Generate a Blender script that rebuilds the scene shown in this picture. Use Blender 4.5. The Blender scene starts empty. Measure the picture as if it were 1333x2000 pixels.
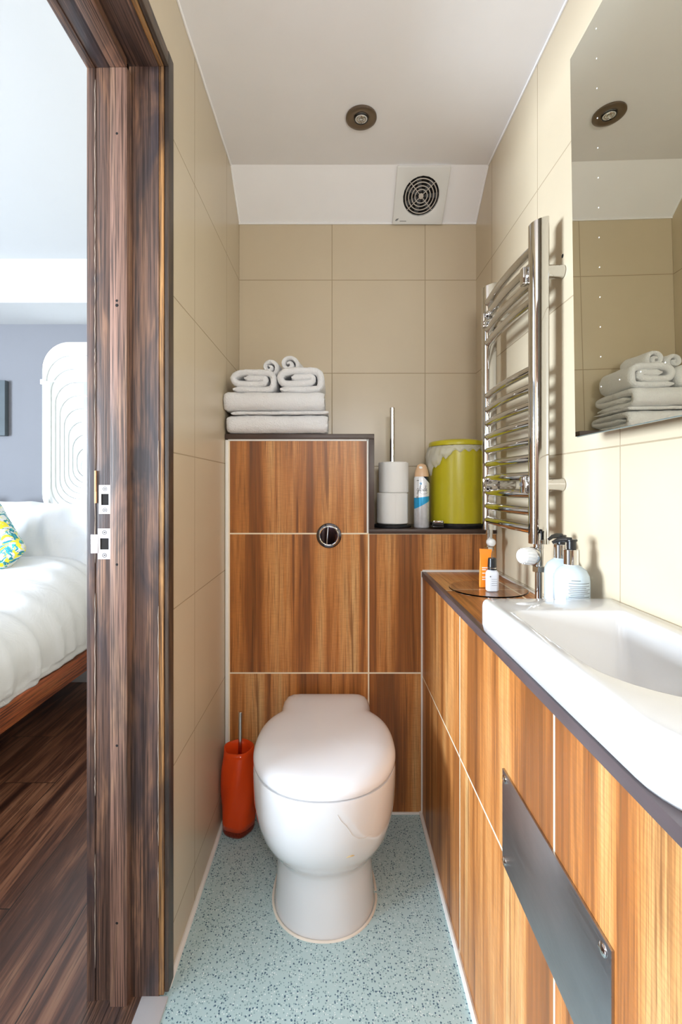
import bpy, bmesh, math, random
from mathutils import Vector, Matrix, noise
random.seed(7)
PI = math.pi
C = bpy.context.scene.collection
sc = bpy.context.scene

# ------------------------------------------------------------------ camera
CAMZ = 1.014
cam = bpy.data.cameras.new('camera')
cam.lens = 16.2; cam.sensor_width = 36; cam.sensor_fit = 'AUTO'
cam.shift_x = 11.5/2000; cam.shift_y = -50/2000
cam.clip_start = .01
co = bpy.data.objects.new('camera', cam); C.objects.link(co)
co.location = (0, 0, CAMZ); co.rotation_euler = (PI/2, 0, 0)
sc.camera = co
sc.view_settings.view_transform = 'Standard'
sc.view_settings.look = 'None'
sc.view_settings.gamma = 1
sc.view_settings.exposure = 0.84
try: sc.view_settings.use_curve_mapping = False
except Exception: pass
sc.cycles.max_bounces = 12
sc.cycles.diffuse_bounces = 6
sc.cycles.glossy_bounces = 6
sc.cycles.transmission_bounces = 10
sc.cycles.sample_clamp_indirect = 8

# ------------------------------------------------------------------ light
w = bpy.data.worlds.new('world'); sc.world = w; w.use_nodes = True
w.node_tree.nodes['Background'].inputs[0].default_value = (.86, .93, 1, 1)
w.node_tree.nodes['Background'].inputs[1].default_value = 1.0

def area(name, loc, target, sx, sy, power, color):
    l = bpy.data.lights.new(name, 'AREA'); l.shape = 'RECTANGLE'; l.size = sx; l.size_y = sy
    l.energy = power; l.color = color
    o = bpy.data.objects.new(name, l); C.objects.link(o); o.location = loc
    o.rotation_euler = (Vector(target)-Vector(loc)).to_track_quat('-Z', 'Y').to_euler()
    return o
# daylight of the bedroom's big window in the left wall
area('bedroom_window_light', (-3.3, -.25, 1.10), (0, .62, .98), 1.5, 1.0, 250, (.76, .88, 1))
area('bedroom_rear_fill_light', (-1.7, -2.1, 1.35), (-1.2, 1.0, .9), 2.2, 1.4, 20, (.80, .90, 1))  # added fill from behind the viewer, lights the bed and far wall
# unseen point light added behind the viewer to brighten the washroom and its ceiling
gl = bpy.data.lights.new('washroom_fill_light', 'POINT'); gl.energy = 18.5; gl.shadow_soft_size = .14; gl.color = (.96, .985, 1)
glo = bpy.data.objects.new('washroom_fill_light', gl); C.objects.link(glo); glo.location = (.12, -.50, 1.40)

# ------------------------------------------------------------------ node helpers
class NB:
    def __init__(s, name):
        s.m = bpy.data.materials.new(name); s.m.use_nodes = True
        s.nt = s.m.node_tree; s.nt.nodes.clear()
        s.out = s.nt.nodes.new('ShaderNodeOutputMaterial')
        s.b = s.nt.nodes.new('ShaderNodeBsdfPrincipled')
        s.nt.links.new(s.b.outputs[0], s.out.inputs[0])
    def set(s, inp, v):
        if isinstance(v, bpy.types.NodeSocket): s.nt.links.new(v, inp)
        elif v is not None:
            if hasattr(inp.default_value, '__len__') and not hasattr(v, '__len__'): v = (v,)*len(inp.default_value)
            if hasattr(v, '__len__') and len(inp.default_value) == 4 and len(v) == 3: v = (*v, 1)
            inp.default_value = v
    def math(s, op, a, b=None, c=None):
        n = s.nt.nodes.new('ShaderNodeMath'); n.operation = op
        for i, v in enumerate((a, b, c)):
            if v is not None: s.set(n.inputs[i], v)
        return n.outputs[0]
    def pos(s):
        n = s.nt.nodes.new('ShaderNodeNewGeometry'); return n.outputs['Position']
    def sep(s, v):
        n = s.nt.nodes.new('ShaderNodeSeparateXYZ'); s.set(n.inputs[0], v); return n.outputs
    def comb(s, x, y, z):
        n = s.nt.nodes.new('ShaderNodeCombineXYZ')
        for i, v in enumerate((x, y, z)): s.set(n.inputs[i], v)
        return n.outputs[0]
    def noise(s, vec, scale=1, detail=4, rough=.5, dist=0, col=False):
        n = s.nt.nodes.new('ShaderNodeTexNoise'); s.set(n.inputs['Vector'], vec)
        n.inputs['Scale'].default_value = scale; n.inputs['Detail'].default_value = detail
        n.inputs['Roughness'].default_value = rough; n.inputs['Distortion'].default_value = dist
        return n.outputs['Color' if col else 'Fac']
    def vor(s, vec, scale, out='Distance', rand=1):
        n = s.nt.nodes.new('ShaderNodeTexVoronoi'); s.set(n.inputs['Vector'], vec)
        n.inputs['Scale'].default_value = scale; n.inputs['Randomness'].default_value = rand
        return n.outputs[out]
    def ramp(s, f, stops, interp='LINEAR'):
        n = s.nt.nodes.new('ShaderNodeValToRGB'); s.set(n.inputs[0], f); n.color_ramp.interpolation = interp
        e = n.color_ramp.elements
        while len(e) < len(stops): e.new(.5)
        for k, (p, c) in zip(e, stops):
            k.position = p; k.color = (c, c, c, 1) if not hasattr(c, '__len__') else (*c[:3], 1)
        return n.outputs[0]
    def mix(s, f, a, b, mode='MIX'):
        n = s.nt.nodes.new('ShaderNodeMix'); n.data_type = 'RGBA'; n.blend_type = mode
        s.set(n.inputs[0], f); s.set(n.inputs[6], a); s.set(n.inputs[7], b); return n.outputs[2]
    def wn(s, v):
        n = s.nt.nodes.new('ShaderNodeTexWhiteNoise'); n.noise_dimensions = '3D'; s.set(n.inputs[0], v); return n.outputs[0]
    def bump(s, h, strength=.3, dist=.002):
        n = s.nt.nodes.new('ShaderNodeBump'); s.set(n.inputs['Height'], h)
        n.inputs['Strength'].default_value = strength; n.inputs['Distance'].default_value = dist
        s.nt.links.new(n.outputs[0], s.b.inputs['Normal'])
    def fin(s, col=None, rough=.5, metal=0, **k):
        if col is not None: s.set(s.b.inputs['Base Color'], col)
        s.set(s.b.inputs['Roughness'], rough); s.set(s.b.inputs['Metallic'], metal)
        for kk, v in k.items(): s.set(s.b.inputs[kk.replace('_', ' ')], v)
        return s.m

def plain(name, col, rough=.5, metal=0, var=.04, bump=0, bscale=300, **k):
    s = NB(name)
    n = s.noise(s.pos(), 9, 3)
    c = s.mix(n, tuple(max(0, x*(1-var)) for x in col), tuple(min(1, x*(1+var)) for x in col))
    if bump: s.bump(s.noise(s.pos(), bscale, 3), bump, .001)
    return s.fin(c, rough, metal, **k)

def grid_mask(s, u, v, uo, vo, size, g):
    """1 on the joint, 0 on the tile"""
    def one(c, o):
        f = s.math('FRACT', s.math('DIVIDE', s.math('SUBTRACT', c, o), size))
        d = s.math('MINIMUM', f, s.math('SUBTRACT', 1.0, f))
        return s.math('MULTIPLY', d, size)
    d = one(u, uo)
    if v is not None: d = s.math('MINIMUM', d, one(v, vo))
    n = s.nt.nodes.new('ShaderNodeMapRange'); n.interpolation_type = 'SMOOTHSTEP'
    s.set(n.inputs[0], d); n.inputs[1].default_value = g*.45; n.inputs[2].default_value = g*.9
    n.inputs[3].default_value = 1; n.inputs[4].default_value = 0
    return n.outputs[0]

def cream_tile(name, axis, uo):
    s = NB(name); p = s.pos(); x = s.sep(p)
    u = x[0] if axis == 'x' else x[1]; v = x[2]
    m = grid_mask(s, u, v, uo, 1.085, .33, .0019)
    n1 = s.noise(p, 3.5, 5, .6)
    n2 = s.noise(s.comb(x[0], x[1], s.math('MULTIPLY', x[2], 3)), 22, 5, .65)
    base = s.mix(n1, (.53, .44, .31), (.60, .51, .365))
    base = s.mix(s.math('MULTIPLY', n2, .25), base, (.52, .44, .33))
    c = s.mix(m, base, (.36, .28, .18))
    s.bump(s.math('ADD', s.math('MULTIPLY', m, -1), s.math('MULTIPLY', n2, .12)), .5, .0012)
    return s.fin(c, s.math('ADD', .3, s.math('MULTIPLY', m, .5)), 0)

def wood_tile(name, ua, va, uo, vo, size=.4315, grout=(.80, .70, .52), dark=1.0):
    s = NB(name); p = s.pos(); x = s.sep(p); ax = {'x': 0, 'y': 1, 'z': 2}
    u = x[ax[ua]]; v = x[ax[va]]
    cu = s.math('FLOOR', s.math('DIVIDE', s.math('SUBTRACT', u, uo), size))
    cv = s.math('FLOOR', s.math('DIVIDE', s.math('SUBTRACT', v, vo), size))
    r = s.wn(s.comb(cu, cv, 3.0))
    uu = s.math('ADD', u, s.math('MULTIPLY', r, 7.0))
    vv = s.math('ADD', v, s.math('MULTIPLY', r, 5.0))
    big = s.noise(s.comb(s.math('MULTIPLY', uu, 13), s.math('MULTIPLY', vv, .55), 0), 1, 3, .55, .3)
    mid = s.noise(s.comb(s.math('MULTIPLY', uu, 70), s.math('MULTIPLY', vv, 1.6), 4), 1, 4, .6, .4)
    fine = s.noise(s.comb(s.math('MULTIPLY', uu, 420), s.math('MULTIPLY', vv, 7), 9), 1, 3, .6)
    # cathedral figure on the middle of some boards
    wv = s.nt.nodes.new('ShaderNodeTexWave'); wv.wave_type = 'RINGS'; wv.rings_direction = 'Z'
    s.set(wv.inputs['Vector'], s.comb(s.math('MULTIPLY', uu, 9), s.math('MULTIPLY', vv, .9), 0))
    wv.inputs['Scale'].default_value = 2.2; wv.inputs['Distortion'].default_value = 3; wv.inputs['Detail'].default_value = 3
    cross = s.noise(s.comb(s.math('MULTIPLY', uu, 30), s.math('MULTIPLY', vv, 330), 2), 1, 3, .6)
    f = s.math('ADD', s.math('MULTIPLY', big, .74), s.math('MULTIPLY', mid, .26))
    c = s.ramp(f, [(.32, (.13, .042, .012)), (.43, (.30, .10, .024)), (.51, (.49, .185, .046)), (.58, (.61, .28, .09)), (.69, (.69, .43, .185))])
    c = s.mix(s.ramp(mid, [(.34, .6), (.42, 0)]), c, (.10, .035, .01))
    c = s.mix(s.math('MULTIPLY', s.ramp(fine, [(.38, 1), (.52, 0)]), .5), c, (.15, .06, .02))
    c = s.mix(s.math('MULTIPLY', s.ramp(wv.outputs['Fac'], [(.0, 1), (.25, 0)]), s.ramp(big, [(.42, .35), (.52, 0)])), c, (.16, .07, .02))
    c = s.mix(s.math('MULTIPLY', s.ramp(cross, [(.4, 1), (.55, 0)]), .17), c, (.2, .09, .03))
    m = grid_mask(s, u, v, uo, vo, size, .0032)
    c = s.mix(m, c, grout)
    s.bump(s.math('ADD', s.math('MULTIPLY', m, -.6), s.math('MULTIPLY', fine, .15)), .35, .001)
    return s.fin(c, s.math('ADD', .38, s.math('MULTIPLY', m, .4)), 0, Specular_IOR_Level=.4)

def aged_wood(name, along='z', tone=(.085, .046, .032), light=(.25, .13, .075), patch=(.032, .027, .033)):
    s = NB(name); p = s.pos(); x = s.sep(p); k = {'x': 0, 'y': 1, 'z': 2}[along]
    def sc_(across, al): return s.comb(*[s.math('MULTIPLY', x[i], al if i == k else across) for i in range(3)])
    wob = s.noise(sc_(6, 2.0), 1, 2, .5)
    g = s.noise(sc_(55, 1.4), 1, 5, .65, .7)
    f = s.noise(sc_(420, 5), 1, 3, .6)
    pt = s.noise(sc_(11, 3.2), 1, 4, .6, .6)
    lt = s.noise(sc_(20, 2.6), 1.3, 4, .6, .8)
    c = s.mix(s.ramp(g, [(.35, 0), (.65, 1)]), tone, tuple(min(1, t*1.75) for t in tone))
    c = s.mix(s.ramp(lt, [(.50, 0), (.62, .9)]), c, light)
    c = s.mix(s.ramp(pt, [(.48, 0), (.62, .85)]), c, patch)
    c = s.mix(s.math('MULTIPLY', s.ramp(f, [(.40, 1), (.54, 0)]), .8), c, (.022, .013, .010))
    s.bump(s.math('ADD', f, s.math('MULTIPLY', g, .5)), .35, .0012)
    return s.fin(c, .42, 0)

def floor_vinyl():
    s = NB('speckled_vinyl'); p = s.pos()
    n = s.noise(p, 5, 4); n2 = s.noise(p, 160, 3, .6)
    c = s.mix(n, (.38, .54, .56), (.44, .61, .63))
    c = s.mix(s.math('MULTIPLY', n2, .5), c, (.50, .60, .59))
    def specks(scale, thr_pick, rad, col, c, off):
        v = s.nt.nodes.new('ShaderNodeVectorMath'); v.operation = 'ADD'; s.set(v.inputs[0], p); v.inputs[1].default_value = (off, off*2, 0)
        wob = s.nt.nodes.new('ShaderNodeVectorMath'); wob.operation = 'MULTIPLY_ADD'
        s.set(wob.inputs[0], s.noise(p, 500, 2, .5, 0, True)); wob.inputs[1].default_value = (.0022,)*3; s.set(wob.inputs[2], v.outputs[0])
        d = s.vor(wob.outputs[0], scale); cc = s.vor(wob.outputs[0], scale, 'Color')
        pk = s.math('LESS_THAN', s.sep(cc)[0], thr_pick)
        return s.mix(s.math('MULTIPLY', pk, s.math('LESS_THAN', d, rad)), c, col)
    c = specks(210, .62, .33, (.20, .31, .34), c, .3)
    c = specks(170, .42, .30, (.055, .11, .17), c, 1.7)
    c = specks(230, .25, .30, (.70, .78, .78), c, 4.1)
    s.bump(n2, .12, .001)
    return s.fin(c, .42, 0, Specular_IOR_Level=.35)

def laminate():
    s = NB('dark_walnut_laminate'); x = s.sep(s.pos())
    wd = .177
    row = s.math('FLOOR', s.math('DIVIDE', s.math('ADD', x[0], 5.0-.604+.0), wd))
    # (x+5-...) keeps a joint at x = -0.604
    fu = s.math('FRACT', s.math('DIVIDE', s.math('ADD', x[0], .604), wd))
    row = s.math('FLOOR', s.math('DIVIDE', s.math('ADD', x[0], .604), wd))
    r = s.wn(s.comb(row, 0, 1))
    yy = s.math('ADD', x[1], s.math('MULTIPLY', r, 1.2))
    seg = s.math('FLOOR', s.math('DIVIDE', yy, 1.2))
    r2 = s.wn(s.comb(row, seg, 2))
    du = s.math('MULTIPLY', s.math('MINIMUM', fu, s.math('SUBTRACT', 1.0, fu)), wd)
    fv = s.math('FRACT', s.math('DIVIDE', yy, 1.2))
    dv = s.math('MULTIPLY', s.math('MINIMUM', fv, s.math('SUBTRACT', 1.0, fv)), 1.2)
    gap = s.math('LESS_THAN', s.math('MINIMUM', du, dv), .0013)
    uu = s.math('ADD', x[0], s.math('MULTIPLY', r2, 9)); vv = s.math('ADD', x[1], s.math('MULTIPLY', r2, 3))
    g = s.noise(s.comb(s.math('MULTIPLY', uu, 24), s.math('MULTIPLY', vv, 1.8), 0), 1, 5, .6, 1.2)
    f = s.noise(s.comb(s.math('MULTIPLY', uu, 170), s.math('MULTIPLY', vv, 7), 0), 1, 3, .6, .4)
    c = s.ramp(g, [(.3, (.038, .015, .010)), (.45, (.115, .046, .027)), (.56, (.23, .10, .056)), (.7, (.36, .185, .11))])
    c = s.mix(s.math('MULTIPLY', s.ramp(f, [(.38, 1), (.52, 0)]), .6), c, (.03, .012, .009))
    c = s.mix(s.math('MULTIPLY', r2, .35), c, (.05, .022, .016))
    c = s.mix(gap, c, (.012, .008, .006))
    s.bump(s.math('ADD', f, s.math('MULTIPLY', gap, -3)), .2, .001)
    return s.fin(c, .33, 0)

def fabric(name, col, bscale=700, b=.35, wr=0):
    s = NB(name); n = s.noise(s.pos(), bscale, 3, .7)
    h = n
    if wr:
        h = s.math('ADD', s.math('MULTIPLY', n, .12), s.math('MULTIPLY', s.noise(s.pos(), 9, 5, .6, 1.0), wr))
    s.bump(h, b, .0045 if not wr else .03)
    c = s.mix(s.math('MULTIPLY', n, .18), col, tuple(x*.82 for x in col))
    return s.fin(c, .95, 0, Sheen_Weight=.3, Specular_IOR_Level=.15)

def glass(name, col=(1, 1, 1), rough=.02, ior=1.45):
    return plain(name, col, rough, 0, 0, Transmission_Weight=1.0, IOR=ior)

M = {}
M['tile_x'] = cream_tile('cream_tile_back', 'x', -.011)
M['tile_l'] = cream_tile('cream_tile_left', 'y', 1.118)
M['tile_r'] = cream_tile('cream_tile_right', 'y', .808)
M['box_f'] = wood_tile('wood_effect_tile_front', 'x', 'z', .1035, .4365)
M['box_s'] = wood_tile('wood_effect_tile_side', 'y', 'z', .995, .4285, .4285)
M['top_t'] = wood_tile('wood_effect_tile_top', 'x', 'y', -.05, 1.17, .5)
M['vinyl'] = floor_vinyl()
M['lam'] = laminate()
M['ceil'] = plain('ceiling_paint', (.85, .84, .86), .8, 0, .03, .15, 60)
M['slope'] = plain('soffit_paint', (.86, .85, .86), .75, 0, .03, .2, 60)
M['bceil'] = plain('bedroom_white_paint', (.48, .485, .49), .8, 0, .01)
M['lav'] = plain('lavender_grey_paint', (.16, .162, .178), .85, 0, .02)
M['lav2'] = plain('pale_grey_paint', (.55, .57, .63), .85, 0, .02)
M['wood_z'] = aged_wood('stained_pine_upright', 'z')
M['wood_stop'] = aged_wood('stained_pine_stop', 'z', (.165, .092, .066), (.30, .175, .11), (.085, .058, .05))
M['wood_stop_h'] = aged_wood('stained_pine_stop_head', 'y', (.20, .095, .055), (.46, .24, .12), (.11, .06, .04))
M['wood_lip'] = aged_wood('bare_pine_edge', 'z', (.28, .14, .05), (.48, .27, .10), (.12, .06, .03))
M['wood_lip_h'] = aged_wood('bare_pine_edge_head', 'y', (.28, .14, .05), (.48, .27, .10), (.12, .06, .03))
M['wood_y'] = aged_wood('stained_pine_head', 'y')
M['wood_arch'] = aged_wood('dark_pine_architrave', 'z', (.05, .032, .02), (.12, .07, .04), (.02, .016, .014))
M['wood_arch_h'] = aged_wood('dark_pine_architrave_head', 'y', (.05, .032, .02), (.12, .07, .04), (.02, .016, .014))
M['worn'] = plain('worn_pale_edge', (.50, .42, .34), .7, 0, .2)
M['bare'] = plain('split_pine', (.70, .40, .20), .7)
M['trim'] = plain('dark_brown_trim', (.050, .026, .017), .4, 0, .5)
M['trim_g'] = plain('grey_brown_trim', (.085, .066, .07), .35, 0, .35)
M['sil'] = plain('white_silicone', (.78, .76, .72), .5, 0, .1)
M['ceramic'] = plain('white_ceramic', (.68, .68, .685), .07, 0, .01, Coat_Weight=.6, Coat_Roughness=.03)
M['basin'] = plain('white_basin_ceramic', (.60, .60, .605), .08, 0, .01, Coat_Weight=.3, Coat_Roughness=.05)
M['seatpl'] = plain('white_seat_plastic', (.77, .785, .815), .12, 0, .01, Coat_Weight=.3)
M['stain'] = plain('yellow_stain', (.55, .42, .22), .5, 0, .2)
M['scuff'] = plain('grey_hairline', (.62, .60, .58), .5, 0, .2)
M['chrome'] = plain('chrome', (.62, .61, .60), .05, 1, .02)
M['steel'] = None
def steel():
    s = NB('brushed_steel'); x = s.sep(s.pos())
    n = s.noise(s.comb(s.math('MULTIPLY', x[0], 40), s.math('MULTIPLY', x[1], 6), s.math('MULTIPLY', x[2], 500)), 1, 3)
    n2 = s.noise(s.pos(), 14, 4, .6, .5)
    s.bump(n, .08, .001)
    return s.fin(s.mix(n2, (.33, .32, .34), (.50, .49, .51)), s.math('ADD', .22, s.math('MULTIPLY', n, .2)), 1)
M['steel'] = steel()
M['nickel'] = plain('satin_plate', (.72, .68, .68), .32, .6)
M['bronze'] = plain('bronze_bezel', (.20, .155, .115), .3, .8, .15)
M['black'] = plain('black_plastic', (.012, .012, .013), .25)
M['hole'] = plain('dark_recess', (.008, .006, .005), .9)
M['darkgrey'] = plain('dark_grey_plastic', (.06, .06, .062), .3)
M['white_pl'] = plain('white_plastic', (.74, .74, .72), .3, 0, .02)
M['grille'] = plain('grille_plastic', (.55, .50, .45), .4, 0, .05)
M['mark'] = plain('grey_print', (.08, .08, .085), .5)
M['towel'] = fabric('white_terry', (.90, .90, .915), 260, 1.0)
M['linen'] = fabric('white_bed_linen', (.70, .71, .74), 900, .5, .6)
M['paper'] = fabric('toilet_paper', (.84, .82, .78), 900, .2)
M['lime'] = plain('lime_enamel', (.52, .455, .016), .28, 0, .03)
M['liner'] = plain('clear_polythene', (.95, .95, .92), .3, 0, .02, Transmission_Weight=.4, Alpha=.5)
M['orange_glass'] = plain('orange_acrylic', (.90, .085, .012), .06, 0, .03, Transmission_Weight=.2, IOR=1.3)
M['orange_clear'] = plain('deep_amber_acrylic', (.45, .05, .02), .04, 0, .03, Transmission_Weight=.6, IOR=1.3)
M['brushed'] = plain('brushed_rod', (.74, .71, .68), .22, 1, .05)
M['mirror'] = plain('mirror_silver', (.80, .80, .70), .0, 1, 0)
M['mirror_edge'] = plain('mirror_edge', (.16, .19, .18), .15, 0, .05)
M['glassd'] = glass('clear_acrylic', (.99, .99, .985), .0, 1.12)
M['lotion'] = plain('translucent_bottle', (.58, .67, .73), .15, 0, .02, Transmission_Weight=.25, IOR=1.2)
M['bottle'] = plain('frosted_bottle', (.80, .82, .86), .2, 0, .02, Transmission_Weight=.3, IOR=1.2)
M['label'] = plain('white_label', (.88, .88, .86), .4, 0, .01)
M['sachet'] = plain('orange_sachet', (.90, .25, .02), .3, 0, .05)
M['cap'] = plain('peach_cap', (.72, .47, .28), .3, 0, .05)
M['redwood'] = aged_wood('red_brown_bed_rail', 'y', (.24, .062, .022), (.38, .12, .04), (.13, .03, .014))
M['teal'] = plain('pale_teal_pane', (.32, .47, .50), .2)
M['winwhite'] = plain('white_gloss_moulding', (.86, .88, .88), .35, 0, .01)
M['alu'] = plain('pale_metal_strip', (.62, .62, .64), .4, .3, .15)
M['lens'] = glass('lamp_glass', (.95, .92, .85), .05)
def picture_mat():
    s = NB('grey_green_picture'); n = s.noise(s.pos(), 6, 3)
    return s.fin(s.mix(n, (.035, .048, .052), (.10, .12, .14)), .7)
M['picture'] = picture_mat()
def cushion_mat():
    s = NB('tropical_print'); p = s.pos()
    n = s.noise(p, 17, 3, .5, 1.6); n2 = s.noise(p, 23, 2, .5, 2.0)
    c = s.ramp(n, [(0, (.60, .62, .60)), (.47, (.66, .67, .66)), (.50, (.02, .20, .26)), (.56, (.05, .42, .42)), (.60, (.62, .63, .60))], 'CONSTANT')
    c = s.mix(s.ramp(n2, [(.57, 0), (.60, 1)]), c, (.75, .66, .03))
    s.bump(s.noise(p, 600, 2), .2, .001)
    return s.fin(c, .9)
M['print'] = cushion_mat()
def can_mat():
    # printed can: white upper, blue band, silver-grey foot, dark right-hand shoulder
    s = NB('printed_can'); x = s.sep(s.pos())
    z = s.math('SUBTRACT', x[2], .8815); xx = s.math('SUBTRACT', x[0], .277)
    c = s.mix(s.noise(s.pos(), 70, 4, .6, 1), (.42, .42, .44), (.72, .72, .74))
    up = s.math('GREATER_THAN', z, s.math('ADD', .099, s.math('MULTIPLY', xx, .12)))
    blue = s.math('GREATER_THAN', z, s.math('ADD', .074, s.math('MULTIPLY', xx, .55)))
    c = s.mix(blue, c, (.02, .33, .62))
    c = s.mix(up, c, (.83, .84, .86))
    d = s.math('GREATER_THAN', s.math('ADD', z, s.math('MULTIPLY', xx, 1.0)), .1645)
    c = s.mix(d, c, (.012, .02, .035))
    return s.fin(c, .25, .25)
M['can'] = can_mat()

# ------------------------------------------------------------------ geometry helpers
def box(bm, lo, hi, bev=0, seg=2):
    lo = Vector(lo); hi = Vector(hi)
    r = bmesh.ops.create_cube(bm, size=1)
    vs = r['verts']
    for v in vs: v.co = Vector(((lo[i]+hi[i])/2+v.co[i]*(hi[i]-lo[i]) for i in range(3)))
    if bev:
        es = list({e for v in vs for e in v.link_edges})
        bmesh.ops.bevel(bm, geom=es, offset=bev, segments=seg, affect='EDGES', profile=.6)
    return bm
def frame_mat(p0, p1):
    d = (Vector(p1)-Vector(p0)); q = d.to_track_quat('Z', 'Y')
    return Matrix.Translation(Vector(p0)) @ q.to_matrix().to_4x4(), d.length
def loft(bm, rings, cap0=True, cap1=True, close=True, fan=False):
    vr = [[bm.verts.new(p) for p in r] for r in rings]
    n = len(vr[0])
    for a, b in zip(vr, vr[1:]):
        for i in range(n if close else n-1):
            j = (i+1) % n
            try: bm.faces.new((a[i], a[j], b[j], b[i]))
            except ValueError: pass
    def cap(r, flip):
        if fan:
            c = bm.verts.new(sum((v.co for v in r), Vector())/n)
            for i in range(n):
                f = (r[i], r[(i+1) % n], c); bm.faces.new(f[::-1] if flip else f)
        else: bm.faces.new(r[::-1] if flip else r)
    if cap0: cap(vr[0], True)
    if cap1: cap(vr[-1], False)
    return bm
def lathe(bm, base, prof, seg=32, top=None):
    """prof [(r, h)] along the axis from base towards top (default +z)"""
    mt, _ = frame_mat(base, top if top is not None else Vector(base)+Vector((0, 0, 1)))
    rings = []
    for r, h in prof:
        rings.append([mt @ Vector((max(r, 1e-5)*math.cos(2*PI*i/seg), max(r, 1e-5)*math.sin(2*PI*i/seg), h)) for i in range(seg)])
    return loft(bm, rings)
def cyl(bm, p0, p1, r, r1=None, seg=24, bev=0):
    L = (Vector(p1)-Vector(p0)).length; r1 = r if r1 is None else r1
    prof = [(r-bev, 0), (r, bev), (r1, L-bev), (r1-bev, L)] if bev else [(r, 0), (r1, L)]
    return lathe(bm, p0, prof, seg, p1)
def tube(bm, pts, r, seg=12, radii=None):
    pts = [Vector(p) for p in pts]; rings = []; up = None
    for i, p in enumerate(pts):
        t = (pts[min(i+1, len(pts)-1)]-pts[max(i-1, 0)]).normalized()
        if up is None:
            up = Vector((0, 0, 1)) if abs(t.z) < .9 else Vector((1, 0, 0))
        s_ = t.cross(up).normalized(); up = s_.cross(t).normalized()
        rr = radii[i] if radii else r
        rings.append([p+s_*rr*math.cos(2*PI*k/seg)+up*rr*math.sin(2*PI*k/seg) for k in range(seg)])
    return loft(bm, rings)
def torus(bm, c, n, R, r, seg=48, sub=10):
    q = Vector(n).to_track_quat('Z', 'Y'); c = Vector(c); g = []
    for i in range(seg):
        a = 2*PI*i/seg
        g.append([bm.verts.new(c+q @ Vector(((R+r*math.cos(2*PI*k/sub))*math.cos(a), (R+r*math.cos(2*PI*k/sub))*math.sin(a), r*math.sin(2*PI*k/sub)))) for k in range(sub)])
    for i in range(seg):
        for k in range(sub):
            bm.faces.new((g[i][k], g[(i+1) % seg][k], g[(i+1) % seg][(k+1) % sub], g[i][(k+1) % sub]))
def catmull(pts, n=8):
    pts = [Vector(p) for p in pts]; P = [pts[0]*2-pts[1]]+pts+[pts[-1]*2-pts[-2]]; out = []
    for i in range(1, len(P)-2):
        for k in range(n):
            t = k/n
            out.append(.5*((2*P[i])+(-P[i-1]+P[i+1])*t+(2*P[i-1]-5*P[i]+4*P[i+1]-P[i+2])*t*t+(-P[i-1]+3*P[i]-3*P[i+1]+P[i+2])*t**3))
    out.append(pts[-1]); return out
def rrect(x0, y0, x1, y1, r, n=8):
    """rounded rectangle, radii r=(bl, br, tr, tl); same vertex count always"""
    if not hasattr(r, '__len__'): r = (r,)*4
    cs = [(x0, y0, 1, 1, PI, r[0]), (x1, y0, -1, 1, 1.5*PI, r[1]), (x1, y1, -1, -1, 0, r[2]), (x0, y1, 1, -1, .5*PI, r[3])]
    out = []
    for cx, cy, sx, sy, a0, rr in cs:
        for k in range(n+1):
            a = a0+.5*PI*k/n; rr_ = max(rr, 1e-4)
            out.append((cx+sx*rr_+rr_*math.cos(a), cy+sy*rr_+rr_*math.sin(a)))
    return out
def wobble(bm, amp, scale, seed=0, axes=(1, 1, 1)):
    for v in bm.verts:
        d = noise.noise_vector(v.co*scale+Vector((seed*13.1, seed*7.7, seed*3.3)))
        v.co += Vector((d[i]*amp*axes[i] for i in range(3)))

def obj(name, bm, mat, parent=None, loc=None, smooth=True, ang=38):
    bmesh.ops.recalc_face_normals(bm, faces=bm.faces)
    if parent is not None:
        root = parent
        while root.parent: root = root.parent
        off = root.location.copy()
    elif loc is not None: off = Vector(loc)
    else:
        xs = [v.co for v in bm.verts]
        off = Vector(((min(c.x for c in xs)+max(c.x for c in xs))/2, (min(c.y for c in xs)+max(c.y for c in xs))/2, min(c.z for c in xs)))
    for v in bm.verts: v.co -= off
    for f in bm.faces: f.smooth = smooth
    if smooth:
        for e in bm.edges:
            if len(e.link_faces) == 2 and e.calc_face_angle(0) > math.radians(ang): e.smooth = False
    me = bpy.data.meshes.new(name); bm.to_mesh(me); bm.free()
    me.materials.append(M[mat] if isinstance(mat, str) else mat)
    o = bpy.data.objects.new(name, me); C.objects.link(o)
    if parent is not None: o.parent = parent
    else: o.location = off
    return o
def thing(name, label, cat, loc, group=None):
    o = bpy.data.objects.new(name, None); C.objects.link(o); o.location = loc
    o.empty_display_size = .05; o['label'] = label; o['category'] = cat
    if group: o['group'] = group
    return o
def tag(o, label, cat, group=None):
    o['label'] = label; o['category'] = cat
    if group: o['group'] = group
    return o
def B(): return bmesh.new()
def struct(name, bm, mat, label=None, parent=None, **k):
    o = obj(name, bm, mat, parent, **k)
    if parent is None: o['kind'] = 'structure'
    if label: o['label'] = label
    if parent is None: o['category'] = name.split('_')[0]
    return o
def bx(lo, hi, bev=0): return box(B(), lo, hi, bev)

XL, XR, YB, YF = -.341, .5, 1.633, 1.426      # left wall, right wall, back wall, front of the boxing
CEIL = 2.059
NEAR = -.75

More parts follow.
